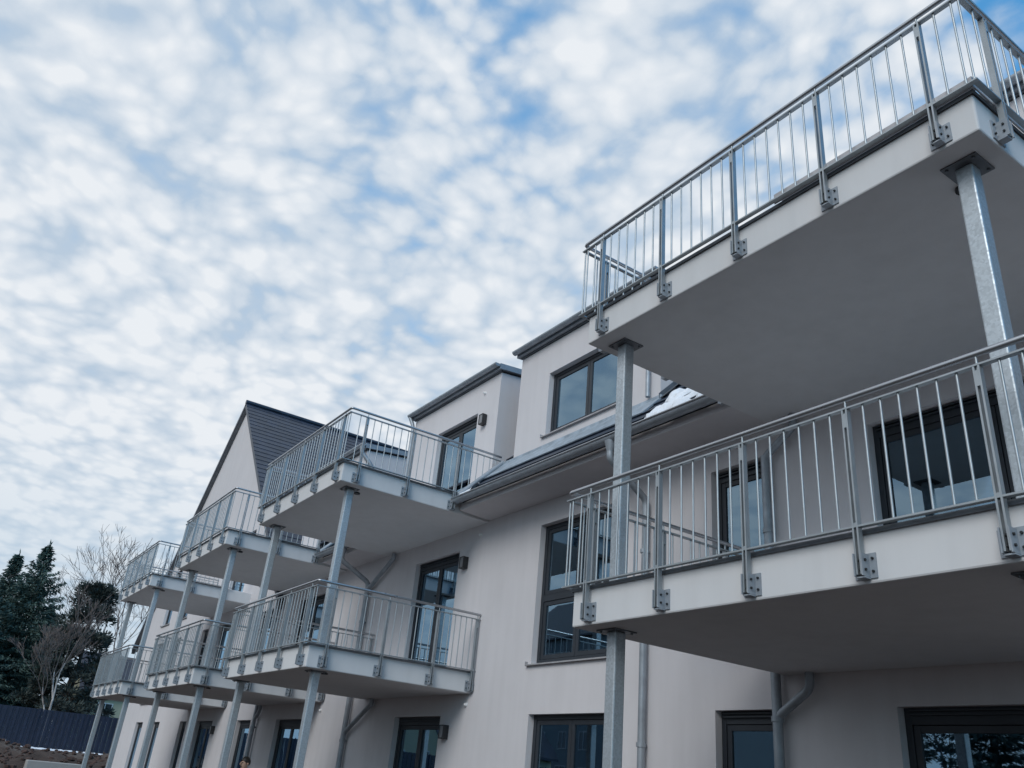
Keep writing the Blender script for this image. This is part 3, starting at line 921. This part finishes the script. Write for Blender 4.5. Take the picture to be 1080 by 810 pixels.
world = bpy.data.worlds.new('World'); scene.world = world; world.use_nodes = True
nt = world.node_tree; nt.nodes.clear()
out = N(nt, 'ShaderNodeOutputWorld'); bg = N(nt, 'ShaderNodeBackground'); bg.inputs['Strength'].default_value = .1
sky = N(nt, 'ShaderNodeTexSky', sky_type='NISHITA'); sky.sun_disc = False
sky.sun_elevation = math.asin(SUND.z); sky.sun_rotation = math.atan2(SUND.x, SUND.y)
sky.air_density = 1.0; sky.dust_density = .6; sky.ozone_density = 2.0
tc = N(nt, 'ShaderNodeTexCoord')
sep = N(nt, 'ShaderNodeSeparateXYZ'); nt.links.new(tc.outputs['Generated'], sep.inputs[0])
def MATH(op, a, b=None, c=None, clamp=False):
    n = N(nt, 'ShaderNodeMath', operation=op); n.use_clamp = clamp
    for i, q in enumerate((a, b, c)):
        if q is None: continue
        if isinstance(q, (int, float)): n.inputs[i].default_value = q
        else: nt.links.new(q, n.inputs[i])
    return n.outputs[0]
zc = MATH('ADD', MATH('MAXIMUM', sep.outputs['Z'], 0), .22)
cx = MATH('DIVIDE', sep.outputs['X'], zc); cy = MATH('DIVIDE', sep.outputs['Y'], zc)
cmb = N(nt, 'ShaderNodeCombineXYZ'); nt.links.new(cx, cmb.inputs[0]); nt.links.new(cy, cmb.inputs[1])
P = cmb.outputs[0]
# warp
def vwarp(vec, scale, amt, detail=3):
    wn = N(nt, 'ShaderNodeTexNoise'); wn.inputs['Scale'].default_value = scale; wn.inputs['Detail'].default_value = detail; nt.links.new(vec, wn.inputs['Vector'])
    sb = N(nt, 'ShaderNodeVectorMath', operation='SUBTRACT'); nt.links.new(wn.outputs['Color'], sb.inputs[0]); sb.inputs[1].default_value = (.5, .5, .5)
    wv = N(nt, 'ShaderNodeVectorMath', operation='MULTIPLY_ADD'); nt.links.new(sb.outputs[0], wv.inputs[0]); wv.inputs[1].default_value = (amt, amt, 0); nt.links.new(vec, wv.inputs[2])
    return wv.outputs[0]
W_ = vwarp(vwarp(P, 2.6, .10, 1), 20, .020, 2)
def smoothcell(scale, sm):
    vo = N(nt, 'ShaderNodeTexVoronoi', feature='SMOOTH_F1'); vo.inputs['Scale'].default_value = scale; vo.inputs['Smoothness'].default_value = sm
    nt.links.new(W_, vo.inputs['Vector'])
    return vo.outputs['Distance']
cell = MATH('ADD', MATH('MULTIPLY', smoothcell(15, .42), -.95), MATH('MULTIPLY', smoothcell(34, .40), -.50))   # about -.75 .. -.1
fine = noise(nt, W_, 26, 6, .56)
offs = N(nt, 'ShaderNodeVectorMath', operation='ADD'); nt.links.new(P, offs.inputs[0]); offs.inputs[1].default_value = (0.0, 0.0, 6.3)
big = noise(nt, offs.outputs[0], 1.3, 2, .5)
mid = noise(nt, P, 4.2, 4, .55)
puff = MATH('ADD', MATH('ADD', cell, .62), MATH('ADD', MATH('MULTIPLY', MATH('SUBTRACT', fine, .5), .55), MATH('MULTIPLY', MATH('SUBTRACT', mid, .5), .85)))
lat = MATH('MULTIPLY_ADD', sep.outputs['X'], -.64, MATH('MULTIPLY_ADD', sep.outputs['Y'], -.38, .19))
cover = MATH('ADD', MATH('MULTIPLY', MATH('SUBTRACT', big, .5), 1.5), lat)
den = MATH('ADD', puff, cover)
def mapr(v, a, b, interp='SMOOTHSTEP'):
    n = N(nt, 'ShaderNodeMapRange', interpolation_type=interp); nt.links.new(v, n.inputs['Value'])
    n.inputs['From Min'].default_value = a; n.inputs['From Max'].default_value = b
    return n.outputs[0]
mask = mapr(den, -.52, .24)
veil = MATH('MULTIPLY', mapr(MATH('ADD', cover, MATH('MULTIPLY', MATH('SUBTRACT', mid, .5), .5)), -.08, .55), .70)
mask = MATH('SUBTRACT', 1, MATH('MULTIPLY', MATH('SUBTRACT', 1, mask), MATH('SUBTRACT', 1, veil)))
light = mapr(MATH('ADD', MATH('MULTIPLY', puff, 1.15), MATH('MULTIPLY', cover, .45)), -.30, .48, 'LINEAR')
cr = N(nt, 'ShaderNodeValToRGB'); nt.links.new(light, cr.inputs['Fac'])
cr.color_ramp.elements[0].color = (.46, .56, .675, 1); cr.color_ramp.elements[1].color = (.765, .80, .84, 1)
cs = N(nt, 'ShaderNodeVectorMath', operation='SCALE'); nt.links.new(cr.outputs[0], cs.inputs[0]); cs.inputs['Scale'].default_value = 8.3
# the clear gaps between the clouds: a veil of thin high cloud brightens the blue
sb_ = N(nt, 'ShaderNodeVectorMath', operation='MULTIPLY_ADD'); nt.links.new(sky.outputs[0], sb_.inputs[0]); sb_.inputs[1].default_value = (.44, 1.24, 1.36); sb_.inputs[2].default_value = (.0, .70, 1.9)
mx = N(nt, 'ShaderNodeMix', data_type='RGBA')
nt.links.new(mask, mx.inputs['Factor']); nt.links.new(sb_.outputs[0], mx.inputs[6]); nt.links.new(cs.outputs[0], mx.inputs[7])
# far clouds near the horizon melt into pale air
hz = mapr(sep.outputs['Z'], .34, .02)
mh_ = N(nt, 'ShaderNodeMix', data_type='RGBA'); mh_.inputs[7].default_value = (3.6, 4.7, 5.7, 1)
nt.links.new(MATH('MULTIPLY', hz, .8), mh_.inputs['Factor']); nt.links.new(mx.outputs[2], mh_.inputs[6])
nt.links.new(mh_.outputs[2], bg.inputs['Color']); nt.links.new(bg.outputs[0], out.inputs[0])

# ------------------------------------------------------------------ render settings
scene.render.engine = 'CYCLES'
scene.render.resolution_x = 1024; scene.render.resolution_y = 768
vs_ = scene.view_settings
vs_.view_transform = 'Standard'; vs_.look = 'None'; vs_.exposure = .38; vs_.gamma = 1; vs_.use_curve_mapping = False
